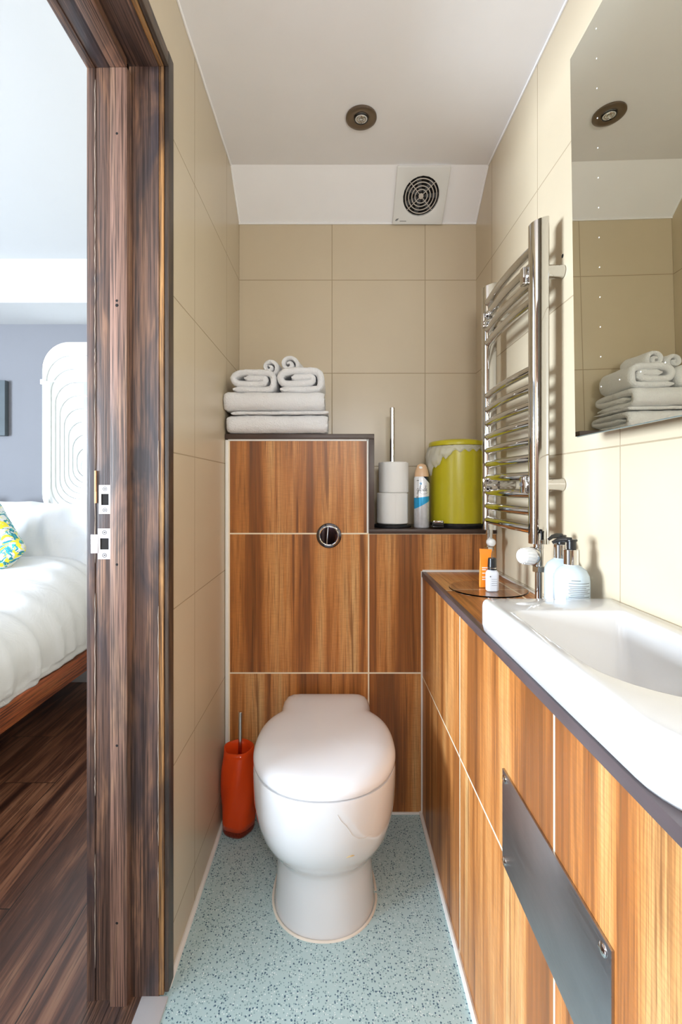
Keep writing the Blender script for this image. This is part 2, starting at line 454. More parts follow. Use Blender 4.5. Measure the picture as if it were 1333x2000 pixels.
# ------------------------------------------------------------------ the washroom shell
struct('floor', bx((-.383, NEAR, -.05), (XR, YB, 0)), 'vinyl', 'pale teal speckled vinyl washroom floor')
struct('wall_back', bx((XL, YB, 0), (XR+.1, YB+.1, 2.2)), 'tile_x', 'beige tiled back wall of the washroom')
struct('wall_right', bx((XR, NEAR, 0), (XR+.1, YB, 2.2)), 'tile_r', 'cream tiled right wall of the washroom')
b = B(); box(b, (-.4865, .94, 0), (XL, 2.45, 2.3)); box(b, (-.4865, NEAR-.1, 0), (XL, .10, 2.3)); box(b, (-.4865, .10, 1.875), (XL, .94, 2.3))
struct('wall_left', b, 'tile_l', 'cream tiled left wall around the doorway')
struct('wall_rear', bx((-.4865, NEAR-.1, 0), (XR, NEAR, 2.2)), 'wood_z', 'dark wooden wall closing the near end')
struct('ceiling', bx((XL, NEAR, CEIL), (XR, 1.497, CEIL+.06)), 'ceil', 'pale painted washroom ceiling')
b = B()
loft(b, [[(x, 1.497, CEIL), (x, YB, 1.945), (x, YB, CEIL+.06), (x, 1.497, CEIL+.06)] for x in (XL, XR)])
struct('ceiling_slope', b, 'slope', 'sloping white strip between ceiling and back wall')
# uneven filler lines along ceiling and slope
b = B()
tube(b, [(XL+.002, y, CEIL-.001+.0012*math.sin(y*40)) for y in [.3+.05*i for i in range(25)]], .003, 6)
tube(b, [(XR-.002, y, CEIL-.001) for y in [.3+.05*i for i in range(25)]], .003, 6)
tube(b, [(XL+.002, 1.497+.136*t, CEIL-.114*t) for t in [i/8 for i in range(9)]], .003, 6)
tube(b, [(XR-.002, 1.497+.136*t, CEIL-.114*t) for t in [i/8 for i in range(9)]], .003, 6)
tube(b, [(XL+.84*t, YB-.002, 1.944) for t in [i/20 for i in range(21)]], .0028, 6)
struct('trim_1', b, 'slope', 'filler line where ceiling meets the tiles')
# floor silicone lines
b = B()
tube(b, [(XL+.004, y, .004) for y in (.93, 1.2, YF)], .006, 8)
tube(b, [(.265, y, .004) for y in (-.3, .5, 1.0, YF)], .006, 8)
tube(b, [(XL, YF-.003, .004), (.269, YF-.003, .004)], .004, 8)
struct('trim_2', b, 'sil', 'white sealant line around the floor')

# ------------------------------------------------------------------ cistern boxing
t = thing('cistern_boxing', 'wood-effect tiled cistern boxing behind the toilet, stepped down at the right', 'boxing', (-.04, 1.52, 0))
b = B(); box(b, (XL+.009, YF, .0), (.1035, YB, 1.160)); box(b, (.1035, YF, 0), (XR-.001, YB, .868))
obj('tiled_panel', b, 'box_f', t, smooth=False)
obj('top_shelf', bx((XL+.001, YF-.006, 1.160), (.121, YB-.001, 1.176), .0015), 'trim', t)
obj('lower_shelf', bx((.104, YF-.006, .868), (XR-.002, YB-.001, .8815), .0015), 'trim', t)
obj('edge_trim', bx((.104, YF-.006, .8815), (.121, YF+.012, 1.160), .001), 'trim', t)
obj('side_panel', bx((.1035, YF+.012, .8815), (.117, YB-.001, 1.160)), 'trim', t)
b = B(); box(b, (XL+.001, YF-.003, .0), (XL+.011, YF+.02, 1.158), .002); box(b, (XL+.01, YF-.0015, 1.1545), (.1, YF+.002, 1.1605))
box(b, (.098, YF-.0015, .87), (.1035, YF+.002, 1.16)); box(b, (.2655, YF-.006, 0), (.270, YF+.002, .752)); box(b, (.27, YF-.006, .75), (XR-.001, YF+.001, .756))
obj('grout_line', b, 'sil', t)

# ------------------------------------------------------------------ side boxing under the basin
t = thing('basin_boxing', 'low wood-effect tiled boxing along the right wall, carrying the basin', 'boxing', (.385, .5, 0))
obj('tiled_panel', bx((.2695, -.35, 0), (.285, YF-.001, .738)), 'box_s', t, smooth=False)
b = B()
box(b, (.271, .80, .738), (XR-.001, YF-.007, .7495)); box(b, (.271, -.35, .738), (XR-.001, .38, .7495))
box(b, (.271, .38, .738), (.279, .80, .7495)); box(b, (.478, .38, .738), (XR-.001, .80, .7495))
obj('worktop', b, 'top_t', t, smooth=False)
obj('edge_trim', bx((.2665, -.35, .7355), (.280, YF-.007, .7515), .001), 'trim_g', t)
obj('grout_line', bx((.489, .85, .7495), (.4985, YF-.01, .7515)), 'sil', t)
t = thing('access_plate', 'brushed steel access plate screwed to the tiled boxing below the basin', 'plate', (.267, .589, .415))
obj('plate', bx((.2662, .444, .415), (.2692, .7336, .566), .0006), 'steel', t)
for y, z in ((.722, .555), (.722, .427), (.457, .555), (.457, .427)):
    b = B(); lathe(b, (.2664, y, z), [(.0065, 0), (.0063, .0016), (.0045, .0028), (.0, .0031)], 20, (.2, y, z)); box(b, (.2630, y-.004, z-.0006), (.2637, y+.004, z+.0006))
    obj('screw', b, 'chrome', t)

# ------------------------------------------------------------------ door frame
fr = bpy.data.objects.new('door_1', None); C.objects.link(fr); fr.location = (-.41, .5, 0)
fr['kind'] = 'structure'; fr['label'] = 'dark stained pine door frame to the bedroom'; fr['category'] = 'door'
HT = 1.846
obj('jamb', bx((-.409, .913, 0), (-.350, .942, HT+.03)), 'wood_z', fr)
obj('door_stop', bx((-.438, .8956, -.001), (-.405, .942, 1.829), .0008), 'wood_stop', fr)
obj('jamb', bx((-.4715, .907, 0), (-.438, .942, HT+.03), .0006), 'wood_z', fr)
obj('edge_strip', bx((-.4885, .9053, 0), (-.4722, .945, HT+.03), .0012), 'wood_z', fr)
obj('lip', bx((-.3502, .9145, .004), (-.3405, .945, HT+.03), .0012), 'wood_lip', fr)
obj('architrave', bx((-.3402, .9165, .008), (-.331, .945, HT+.035), .002), 'wood_arch', fr)
obj('head', bx((-.409, .10, HT), (-.350, .913, HT+.03)), 'wood_y', fr)
obj('head_stop', bx((-.438, .10, 1.829), (-.405, .8958, HT+.03), .0008), 'wood_stop_h', fr)
obj('head', bx((-.4715, .10, 1.838), (-.438, .907, HT+.03), .0006), 'wood_y', fr)
obj('head_edge_strip', bx((-.4885, .10, 1.836), (-.4722, .9053, HT+.03), .0012), 'wood_y', fr)
obj('head_lip', bx((-.3502, .10, HT+.0015), (-.3405, .9145, HT+.03), .0012), 'wood_lip_h', fr)
obj('head_architrave', bx((-.3402, .10, HT+.003), (-.331, .9165, HT+.032), .002), 'wood_arch_h', fr)
obj('near_jamb', bx((-.488, .085, 0), (-.335, .12, HT+.03)), 'wood_z', fr)
for z in (1.70, 1.375, .862, .51, .165):
    b = B(); lathe(b, (-.4245, .8958, z), [(.0028, 0), (.0024, .0004), (.0, .0005)], 10, (-.4245, .8, z))
    obj('nail_hole', b, 'hole', fr)
def worn(x, y, z0, z1, sd, frac=.5):
    k = 0; z = z0; r_ = random.Random(sd); b = B()
    while z < z1:
        L = r_.uniform(.03, .16)
        if r_.random() < frac: tube(b, [(x+.0004*math.sin(q*9), y, z+L*q/5) for q in range(6)], .0006, 5, [.0002, .0006, .0008, .0005, .0007, .0002])
        z += L
    obj('worn_edge', b, 'worn', fr)
b = B(); lathe(b, (XR-.0002, 1.012, 1.520), [(.0045, 0), (.003, .0006), (0, .0008)], 10, (0, 1.012, 1.520)); struct('trim_4', b, 'hole', 'small dark drill hole in the right wall by the radiator')
worn(-.4722, .9058, .02, 1.83, 1, .75); worn(-.4382, .9062, .02, .9, 2, .5); worn(-.3505, .9128, .02, 1.2, 3, .5)
for z in (1.366,):
    b = B(); lathe(b, (-.4245, .8958, z), [(.0036, 0), (.003, .0004), (.0, .0005)], 10, (-.4245, .8, z)); obj('nail_hole', b, 'hole', fr)
def strike(z0, z1, x0, x1, tab):
    b = B(); yy = .9068
    hz0, hz1 = (z0+z1)/2-.0112, (z0+z1)/2+.0112; hx0, hx1 = x0+.0045, x1-.0035
    for lo, hi in (((x0, z0), (x1, hz0)), ((x0, hz1), (x1, z1)), ((x0, hz0), (hx0, hz1)), ((hx1, hz0), (x1, hz1))):
        box(b, (lo[0], yy-.0016, lo[1]), (hi[0], yy+.0002, hi[1]))
    if tab: box(b, (x0-.0135, yy-.0026, (z0+z1)/2-.0185), (x0+.001, yy-.0008, (z0+z1)/2+.0185), .0006)
    p = obj('strike_plate', b, 'nickel', fr)
    obj('latch_hole', bx((hx0, yy-.0004, hz0), (hx1, yy+.0003, hz1)), 'hole', p)
    for zz in (z0+.0075, z1-.0075):
        b = B(); xc = (x0+x1)/2+.0005
        torus(b, (xc, yy-.0017, zz), (0, 1, 0), .0038, .0006, 20, 6); lathe(b, (xc, yy-.0016, zz), [(.0016, 0), (.0012, .0009), (0, .001)], 10, (xc, 0, zz))
        obj('screw', b, 'mark', p)
strike(.960, 1.0165, -.4645, -.4415, False)
strike(.871, .931, -.4665, -.4415, True)
b = B()
box(b, (-.4728, .9035, 1.004), (-.4695, .908, 1.045), .0006); box(b, (-.4728, .9035, .981), (-.4690, .908, 1.004), .0006)
obj('split_edge', b, 'bare', fr)
obj('threshold', bx((-.4885, .085, -.01), (-.3835, .945, .0025)), 'wood_y', fr)
obj('threshold_strip', bx((-.3835, .085, -.005), (-.331, .9135, .004), .0012), 'alu', fr)

# ------------------------------------------------------------------ bedroom shell
BY = 2.40
struct('floor_bedroom', bx((-3.4, -2.4, -.05), (-.4866, BY+.1, 0)), 'lam', 'dark walnut laminate bedroom floor')
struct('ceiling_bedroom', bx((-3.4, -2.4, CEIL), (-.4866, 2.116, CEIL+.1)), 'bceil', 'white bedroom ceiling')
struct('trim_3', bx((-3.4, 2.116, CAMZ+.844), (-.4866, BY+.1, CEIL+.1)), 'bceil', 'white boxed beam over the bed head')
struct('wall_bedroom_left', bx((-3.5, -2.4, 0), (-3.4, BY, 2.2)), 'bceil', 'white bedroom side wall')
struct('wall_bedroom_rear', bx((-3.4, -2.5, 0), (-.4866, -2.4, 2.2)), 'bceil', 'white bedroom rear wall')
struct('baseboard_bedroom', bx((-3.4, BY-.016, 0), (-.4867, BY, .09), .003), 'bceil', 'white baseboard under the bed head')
# far wall with the opening of the moulded window
def wr(i, extra=0):     # ring i of the moulding: left, bottom, right, top, radius
    l = -1.528+.0165*i; r = -.898-.0165*i; tp = CAMZ+.752-.0675*i; bo = CAMZ-.179+.028*i
    return l, bo, r, tp, min(.14-.009*i, (tp-bo)/2-.006)
b = B(); l, bo, r, tp, rad = wr(0)
hole = rrect(l, bo, r, tp, rad, 10)
X0, X1, Z0, Z1 = -3.4, -.4867, 0, 1.9
cx, cz = (l+r)/2, (bo+tp)/2; outer = []
for x, z in hole:
    dx, dz = x-cx, z-cz; k = min(((X1-cx)/dx if dx > 1e-6 else 1e9), ((X0-cx)/dx if dx < -1e-6 else 1e9), ((Z1-cz)/dz if dz > 1e-6 else 1e9), ((Z0-cz)/dz if dz < -1e-6 else 1e9))
    outer.append((cx+dx*k, cz+dz*k))
loft(b, [[(x, BY, z) for x, z in hole], [(x, BY, z) for x, z in outer], [(x, BY+.1, z) for x, z in outer], [(x, BY+.1, z) for x, z in hole]], False, False)
for s_ in (0,):
    n = len(hole); b.verts.ensure_lookup_table()
    for i in range(n):
        b.faces.new([b.verts[k] for k in (i, (i+1) % n, 3*n+(i+1) % n, 3*n+i)])
# fill the cut corners of the wall
box(b, (-3.4, BY+.002, 0), (-2.2, BY+.1, 1.9)); box(b, (-.9+.03, BY+.002, 0), (-.4867, BY+.1, 1.9)); box(b, (-3.4, BY+.002, 1.80), (-.4867, BY+.1, 1.9))
struct('wall_bedroom_far', b, 'lav', 'lavender grey bedroom wall behind the bed', smooth=False)
win = bpy.data.objects.new('window_1', None); C.objects.link(win); win.location = (-1.213, BY, .835)
win['kind'] = 'structure'; win['label'] = 'white stepped moulded window recess behind the bed'; win['category'] = 'window'
for i in range(9):
    a = wr(i); c = wr(i+1); y0 = BY+.002+.011*i
    g_ = .0022 if i else 0; b = B(); A = rrect(a[0]+g_, a[1]+g_, a[2]-g_, a[3]-g_, max(.01, a[4]-g_), 10); D = rrect(*c[:4], c[4], 10)
    rings = [[(x, y0, z) for x, z in A], [(x, y0, z) for x, z in D], [(x, y0+.0225, z) for x, z in D], [(x, y0+.0225, z) for x, z in A]]
    rings.append(rings[0]); loft(b, rings, False, False); bmesh.ops.remove_doubles(b, verts=b.verts, dist=1e-6)
    obj('moulding', b, 'winwhite', win, smooth=False)
obj('backing', bx((-1.56, BY+.125, .80), (-.86, BY+.135, 1.80)), 'lav2', win)
a = wr(9); b = B(); A = rrect(*a[:4], a[4], 10); loft(b, [[(x, BY+.101, z) for x, z in A], [(x, BY+.124, z) for x, z in A]])
obj('centre_panel', b, 'winwhite', win, smooth=False)
fx = -1.30
obj('pane', bx((-1.306, BY-.012, CAMZ-.11), (-1.278, BY-.009, CAMZ+.545)), 'teal', win)
b = B(); z = CAMZ+.545
for zz in [.545, .467, .395, .318, .247, .174, .101, .028, -.008, -.035, -.060, -.084]:
    box(b, (-1.309, BY-.017, CAMZ+zz-.0035), (-1.26, BY-.007, CAMZ+zz+.0035))
obj('glazing_bars', b, 'winwhite', win)
b = B(); box(b, (-1.505, BY-.012, CAMZ-.17), (-1.490, BY-.002, CAMZ+.545)); box(b, (-1.488, BY-.012, CAMZ+.543), (-1.26, BY-.002, CAMZ+.549))
obj('inner_frame', b, 'winwhite', win)
b = B(); box(b, (-1.531, BY-.012, CAMZ+.53), (-1.512, BY-.002, CAMZ+.556), .003)
obj('hinge', b, 'white_pl', win)

# ------------------------------------------------------------------ picture
t = thing('picture', 'dark grey-green unframed picture on the lavender wall', 'picture', (-1.95, BY, CAMZ+.261))
obj('canvas', bx((-2.15, BY-.03, CAMZ+.261), (-1.70, BY-.001, CAMZ+.547), .004), 'picture', t)

# ------------------------------------------------------------------ bed
t = thing('bed_frame', 'red-brown wooden bed frame under white bedding', 'bed', (-1.8, 1.4, 0))
obj('side_rail', bx((-1.055, .4, .25), (-1.03, 2.31, .329), .004), 'redwood', t)
obj('side_rail', bx((-2.555, .4, .25), (-2.53, 2.31, .329), .004), 'redwood', t)
obj('foot_rail', bx((-2.53, .4, .25), (-1.055, .425, .329), .004), 'redwood', t)
obj('head_rail', bx((-2.53, 2.285, .25), (-1.055, 2.31, .329), .004), 'redwood', t)
for x in (-1.12, -2.5):
    for y in (.43, 2.22): obj('leg', bx((x, y, 0), (x+.06, y+.06, .25), .004), 'redwood', t)
obj('slats', bx((-2.53, .425, .295), (-1.055, 2.285, .325)), 'redwood', t)
b = B(); box(b, (-2.5, .43, .330), (-1.085, 2.28, .56), .04, 4)
tag(obj('mattress', b, 'linen'), 'white mattress under the duvet on the bed frame', 'mattress')
def duvet():
    b = B(); n = 150; ms = 90
    y0, y1 = .42, 2.1
    prof = catmull([(-1.9, .60), (-1.6, .612), (-1.3, .605), (-1.15, .585), (-1.075, .54), (-1.035, .47), (-1.028, .40), (-1.036, .335)], 12)
    prof = [(p[0], p[1]) for p in [(q.x, q.y) for q in [Vector((a, c, 0)) if False else Vector((a, c, 0)) for a, c in [(v[0], v[1]) for v in prof]]]]
    g = []
    for j in range(n):
        y = y0+(y1-y0)*j/(n-1); row = []
        for i, (x, z) in enumerate(prof):
            q = Vector((x, y, z)); drop = max(0, (.6-z)/.26)
            f1 = noise.noise(Vector((x*1.2+z*1.5, y*20+z*7+math.sin(z*9)*.8, z*1.5)))
            f2 = noise.noise(Vector((x*3.0, y*5.5, z*3)))
            f3 = noise.noise(Vector((x*9, y*16, z*5)))
            d = (.010+.020*drop)*f1+.018*f2*(1-.5*drop)+.004*f3
            if z < .36: d *= .4
            head = max(0, (y-1.6)/.35); q.z += .10*math.sin(min(1, head)*PI/2)*(1-drop)
            q += Vector((d*(.3+.7*drop), 0, d*(1-drop)+.012*noise.noise(Vector((0, y*3, 5)))*(1 if drop > .9 else 0)))
            q.x = max(q.x, -3)
            row.append(q)
        g.append(row)
    vt = [[b.verts.new(q) for q in r] for r in g]
    vb = [[b.verts.new(q+Vector((-.02, 0, -.018)) if i < len(r)-1 else q+Vector((-.02, 0, 0))) for i, q in enumerate(r)] for r in g]
    m = len(prof)
    for j in range(n-1):
        for i in range(m-1):
            b.faces.new((vt[j][i], vt[j][i+1], vt[j+1][i+1], vt[j+1][i])); b.faces.new((vb[j][i], vb[j+1][i], vb[j+1][i+1], vb[j][i+1]))
        b.faces.new((vt[j][-1], vb[j][-1], vb[j+1][-1], vt[j+1][-1])); b.faces.new((vt[j][0], vt[j+1][0], vb[j+1][0], vb[j][0]))
    for i in range(m-1):
        b.faces.new((vt[0][i], vb[0][i], vb[0][i+1], vt[0][i+1])); b.faces.new((vt[-1][i], vt[-1][i+1], vb[-1][i+1], vb[-1][i]))
    return b
tag(obj('duvet', duvet(), 'linen', ang=180), 'rumpled white duvet hanging over the bed rail', 'duvet')
def pillow_bm(c, w_, h_, th, rot, seed=0, amp=.012, n=36):
    b = B(); vt = {}
    for side in (1, -1):
        for j in range(n+1):
            for i in range(n+1):
                u = 2*i/n-1; v = 2*j/n-1
                pinch = 1-.06*(u*u)*(1-v*v*0)-.0
                e = (max(0, 1-u**4)*max(0, 1-v**4))**.45
                x = u*w_/2*(1-.05*(1-abs(v)**2)*abs(u)**3); z = v*h_/2*(1-.05*(1-abs(u)**2)*abs(v)**3)
                if (i in (0, n) or j in (0, n)) and side == -1: vt[(side, i, j)] = vt[(1, i, j)]; continue
                p = Vector((x, side*-th/2*e, z))
                d = noise.noise(Vector((x*7+seed*5, z*7+z*x*12, side+seed)))+.6*noise.noise(Vector((x*16+z*10, z*5-x*6, side*3+seed)))
                p.y += -side*amp*d*e
                vt[(side, i, j)] = b.verts.new(p)
    for side in (1, -1):
        for j in range(n):
            for i in range(n):
                f = [vt[(side, i, j)], vt[(side, i+1, j)], vt[(side, i+1, j+1)], vt[(side, i, j+1)]]
                try: b.faces.new(f if side == 1 else f[::-1])
                except ValueError: pass
    b.transform(Matrix.Translation(Vector(c)) @ rot.to_matrix().to_4x4())
    return b
from mathutils import Euler
tag(obj('pillow', pillow_bm((-1.38, 2.17, .755), .66, .40, .17, Euler((-.42, .02, -.05)), 1, .034), 'linen', ang=180), 'large white pillow leaning on the wall below the window', 'pillow')
tag(obj('pillow', pillow_bm((-2.10, 2.20, .765), .66, .40, .17, Euler((-.36, -.02, .02)), 2, .034), 'linen', ang=180), 'white pillow left of the one below the window', 'pillow')
tag(obj('cushion', pillow_bm((-1.455, 1.88, .752), .34, .34, .12, Euler((-.5, -.8, .1)), 3, .004), 'print', ang=180), 'small cushion with yellow and teal leaf print against the pillow', 'cushion')

# ------------------------------------------------------------------ ceiling lamp and fan
t = thing('downlight', 'round bronze recessed downlight in the ceiling', 'ceiling light', (.074, 1.304, CEIL))
b = B(); lathe(b, (.074, 1.304, CEIL-.0005), [(.0435, 0), (.0435, .004), (.040, .0065), (.030, .0065), (.0195, .002), (.0195, -.012)][:5], 48, (.074, 1.304, 0))
obj('bezel', b, 'bronze', t)
b = B(); lathe(b, (.074, 1.304, CEIL-.0015), [(.0185, 0), (.0185, .0035), (.016, .0052), (0.004, .0048), (0, .0048)], 32, (.074, 1.304, 0)); obj('bulb', b, 'white_pl', t)
b = B()
torus(b, (.074, 1.304, CEIL-.0068), (0, 0, 1), .0118, .0022, 32, 8); torus(b, (.074, 1.304, CEIL-.0068), (0, 0, 1), .0055, .0016, 24, 8)
obj('reflector', b, 'chrome', t)
b = B(); torus(b, (.074, 1.304, CEIL-.0055), (0, 0, 1), .0185, .0018, 36, 8); obj('ring', b, 'black', t)

org = Vector((.2015, 1.497, CEIL)); ex = Vector((1, 0, 0)); ey = Vector((0, .136, -.114)).normalized(); en = ex.cross(ey).normalized()
if en.z > 0: en = -en
FM = Matrix((( ex.x, ey.x, en.x, org.x), (ex.y, ey.y, en.y, org.y), (ex.z, ey.z, en.z, org.z), (0, 0, 0, 1)))
def fobj(name, b, mat, par): b.transform(FM); return obj(name, b, mat, par)
t = thing('extractor_fan', 'square white extractor fan with round grille on the sloping ceiling', 'fan', (.29, 1.565, 2.0))
S = .1755; fc = (.0895, .0885)
b = B()
R0 = rrect(0, .001, S, S+.001, .004, 8); n = len(R0)
def circ(r, z, seg): 
    out = []
    for x, y in R0:
        a = math.atan2(y-fc[1], x-fc[0]); out.append((fc[0]+r*math.cos(a), fc[1]+r*math.sin(a), z))
    return out
def refine(ring, k=3):
    o = []
    for i, p in enumerate(ring):
        q = ring[(i+1) % len(ring)]
        for s_ in range(k): o.append(tuple(p[a]+(q[a]-p[a])*s_/k for a in range(2)))
    return o
R0 = refine(rrect(0, .001, S, S+.001, .004, 3), 6)
R1 = refine(rrect(.002, .003, S-.002, S-.001, .004, 3), 6)
loft(b, [[(x, y, -.004) for x, y in R0], [(x, y, .010) for x, y in R0], [(x, y, .0125) for x, y in R1], circ(.067, .0125, 0), circ(.061, .0105, 0), circ(.0605, .0, 0)], False, False)
fobj('cover', b, 'white_pl', t)
b = B(); lathe(b, (fc[0], fc[1], .0002), [(.0, 0), (.0603, 0), (.0603, .001), (0, .001)], 40); fobj('duct', b, 'hole', t)
b = B()
for k in range(7):
    a = 2*PI*k/7; c_, s_ = math.cos(a), math.sin(a)
    p = [(.012, -.004), (.055, -.010), (.055, .006), (.012, .004)]
    top = [(fc[0]+c_*x-s_*y, fc[1]+s_*x+c_*y, .0045) for x, y in p]; bot = [(q[0]+.002*c_, q[1], q[2]-.002) for q in top]
    loft(b, [top, bot])
fobj('blades', b, 'darkgrey', t)
for r in (.0525, .0420, .0310, .0205):
    b = B(); torus(b, (fc[0], fc[1], .0085), (0, 0, 1), r, .0017, 48, 8)
    fobj('grille_ring', b, 'grille', t)
b = B(); lathe(b, (fc[0], fc[1], .004), [(.0085, 0), (.0085, .005), (.007, .0062), (0, .0064)], 24); fobj('grille_hub', b, 'grille', t)
b = B()
for a in (PI/4, 3*PI/4, -PI/4, -3*PI/4):
    tube(b, [(fc[0]+r*math.cos(a), fc[1]+r*math.sin(a), .0075) for r in (.008, .061)], .0014, 6)
fobj('grille_spokes', b, 'grille', t)
b = B()
for pts in ([(.010, .163), (.0135, .158), (.019, .158), (.015, .163), (.010, .163)], [(.013, .1605), (.020, .156)]):
    tube(b, [(x, y, .0127) for x, y in pts], .0009, 6)
x = .025
for w_ in (.004, .003, .0045, .003, .004, .005): box(b, (x, .1635, .0124), (x+w_*.8, .1655, .0128)); x += w_
fobj('logo', b, 'mark', t)

# ------------------------------------------------------------------ flush button
t = thing('flush_button', 'round chrome dual flush button on the tiled boxing', 'flush button', (-.019, YF, .862))
fbc = Vector((-.019, YF, .862))
b = B(); lathe(b, fbc, [(.0385, 0), (.0385, .003), (.036, .0055), (.031, .0065), (.029, .004)], 48, fbc-Vector((0, 1, 0))); obj('rosette', b, plain('dark_chrome', (.13, .12, .13), .1, 1), t)
b = B(); lathe(b, fbc+Vector((0, -.003, 0)), [(.0285, 0), (.0285, .0035), (.025, .0042), (0, .0042)], 48, fbc-Vector((0, 1, 0))); obj('button_face', b, plain('smoked_chrome', (.10, .085, .12), .08, 1), t)
b = B(); torus(b, fbc+Vector((0, -.007, 0)), (0, 1, 0), .0292, .0024, 48, 8); obj('ring', b, 'chrome', t)
b = B(); tube(b, [fbc+Vector((x, -.0078, z)) for x, z in ((-.0065, -.0275), (-.0055, -.008), (-.0045, .008), (-.003, .0275))], .0019, 8)
obj('divider', b, 'chrome', t)

# ------------------------------------------------------------------ toilet
TX = -.026
t = thing('toilet', 'white back-to-wall ceramic toilet with the lid down', 'toilet', (TX, 1.18, 0))
def outl(z, a, bf, bb, cy, hb=0, hy=0, n=96, rnd=.02, off=0):
    """ellipse in plan (half width a, front bf, back bb about cy) joined to a block of half width hb reaching to y=hy"""
    out = []
    for i in range(n):
        th = 2*PI*i/n; c_, s_ = math.cos(th), math.sin(th); bq = bb if s_ > 0 else bf
        pw = 2.15 if s_ < 0 else 2.5
        r = 1/((abs(c_)/a)**pw+(abs(s_)/bq)**pw)**(1/pw)
        if hb and s_ > 0:
            Y = hy-cy; pb = 14
            rb = 1/((abs(c_)/hb)**pb+(abs(s_)/Y)**pb)**(1/pb)
            k = 40
            r = (r**k+rb**k)**(1/k)
        out.append(Vector((TX+r*c_, cy+r*s_, z)))
    return out
# bowl and pedestal, one body
def tb(z, a, f, y=YF-.001, cyo=None, hb=None):
    cy = f+a*1.02
    return outl(z, a, cy-f, .14, cy, hb if hb else min(a*.93, .118), y)
body = [tb(.0, .1235, 1.029), tb(.012, .122, 1.031), tb(.05, .119, 1.036), tb(.09, .118, 1.040), tb(.122, .119, 1.040), tb(.136, .123, 1.034), tb(.150, .130, 1.024),
        tb(.172, .1445, 1.002), tb(.20, .156, .984), tb(.235, .165, .970), tb(.275, .171, .962), tb(.315, .1725, .960), tb(.345, .1725, .960), tb(.352, .171, .962), tb(.352, .150, .985)]
b = B(); loft(b, body, fan=True); obj('bowl', b, 'ceramic', t, ang=60)
def lidr(z, s_, df=0, y=1.405, bev=0):
    return outl(z, .1745*s_-bev, .188*s_-bev-df, .19*s_-bev, 1.150, .128-bev, y-bev)
seat = [lidr(.3522, 1, bev=.008), lidr(.353, 1, bev=.006), lidr(.3550, 1, bev=.006), lidr(.356, 1, bev=.008)]
b = B(); loft(b, seat, fan=True); obj('seat', b, 'seatpl', t, ang=60)
lid = []
for z, bev in ((.3545, .003), (.3558, .0006), (.362, 0), (.369, .0006), (.376, .003), (.382, .0072), (.387, .013), (.391, .0215), (.3938, .032), (.396, .05), (.3975, .080), (.398, .11)):
    r = lidr(z, 1, bev=bev)
    for p in r: p.z -= .012*max(0, (1.10-p.y))/.14 * ((z-.3545)/.0435)   # top falls a little towards the front
    lid.append(r)
b = B(); loft(b, lid, fan=True); obj('lid', b, 'seatpl', t, ang=60)
b = B()
tube(b, [p+(p-Vector((TX, 1.15, 0))).normalized()*.004 for p in [q*1 for q in body[0]] if p.y < 1.38], .0032, 8)
obj('sealant', b, plain('aged_sealant', (.72, .66, .57), .5, 0, .25), t)
# marks on the bowl front
def onbowl(x, z):
    best = None
    for r0, r1 in zip(body, body[1:]):
        if r0[0].z <= z <= r1[0].z and r1[0].z > r0[0].z:
            k = (z-r0[0].z)/(r1[0].z-r0[0].z); rr = [p.lerp(q, k) for p, q in zip(r0, r1)]
            rr = [p for p in rr if p.y < 1.2]; best = min(rr, key=lambda p: abs(p.x-x)); 
            o = sorted(rr, key=lambda p: abs(p.x-x))[:2]; d = o[1].x-o[0].x; tt = (x-o[0].x)/d if abs(d) > 1e-6 else 0
            return o[0].lerp(o[1], tt)+Vector((0, -.0002, 0))
b = B(); tube(b, [onbowl(x, z) for x, z in ((.005, .328), (.012, .315), (.023, .302), (.030, .290), (.036, .279), (.050, .266), (.064, .262), (.078, .262))], .0007, 5)
obj('hairline_crack', b, 'scuff', t)
b = B(); tube(b, [onbowl(x, z) for x, z in ((.024, .2235), (.029, .226), (.036, .226), (.041, .224))], .001, 6, radii=[.0006, .0018, .0020, .0007]); obj('chip', b, 'stain', t)
for sx in (-1, 1):
    b = B(); lathe(b, (TX+sx*.1165, 1.28, .10), [(.008, 0), (.008, .003), (.005, .005), (0, .005)], 16, (TX+sx*1, 1.28, .10))
    obj('side_cap', b, 'chrome', t)

# ------------------------------------------------------------------ orange brush holder
t = thing('toilet_brush', 'orange twisted toilet brush holder with steel handle on the floor left of toilet', 'toilet brush', (-.286, 1.365, 0))
def twist(z, r, ph, n=48, sq=.06, k=5):
    return [Vector((-.286+r*(1+sq*math.cos(k*(a-ph)))*math.cos(a), 1.365+r*(1+sq*math.cos(k*(a-ph)))*math.sin(a), z)) for a in [2*PI*i/n for i in range(n)]]
b = B(); H = .243
rings = []
for i in range(15):
    u = i/14; r = .0470+.0040*math.sin(PI*min(1, u*1.1))-.0035*max(0, u-.75)/.25
    rings.append(twist(.022+(H-.022)*u, r, u*1.5, sq=.035))
for i in range(14, 0, -2):
    u = i/14; rings.append([Vector((-.286, 1.365, p.z))+(p-Vector((-.286, 1.365, p.z)))*.90 for p in rings[i]])
loft(b, rings, fan=True); obj('holder', b, 'orange_glass', t, ang=180)
b = B(); loft(b, [twist(z, r, 0, sq=.03) for z, r in ((.0, .038), (.003, .043), (.012, .0465), (.0215, .0455))], fan=True); obj('base', b, 'orange_clear', t)
b = B(); cyl(b, (-.284, 1.365, .05), (-.280, 1.362, .348), .0058, .0058, 16, .001); obj('handle', b, 'brushed', t)

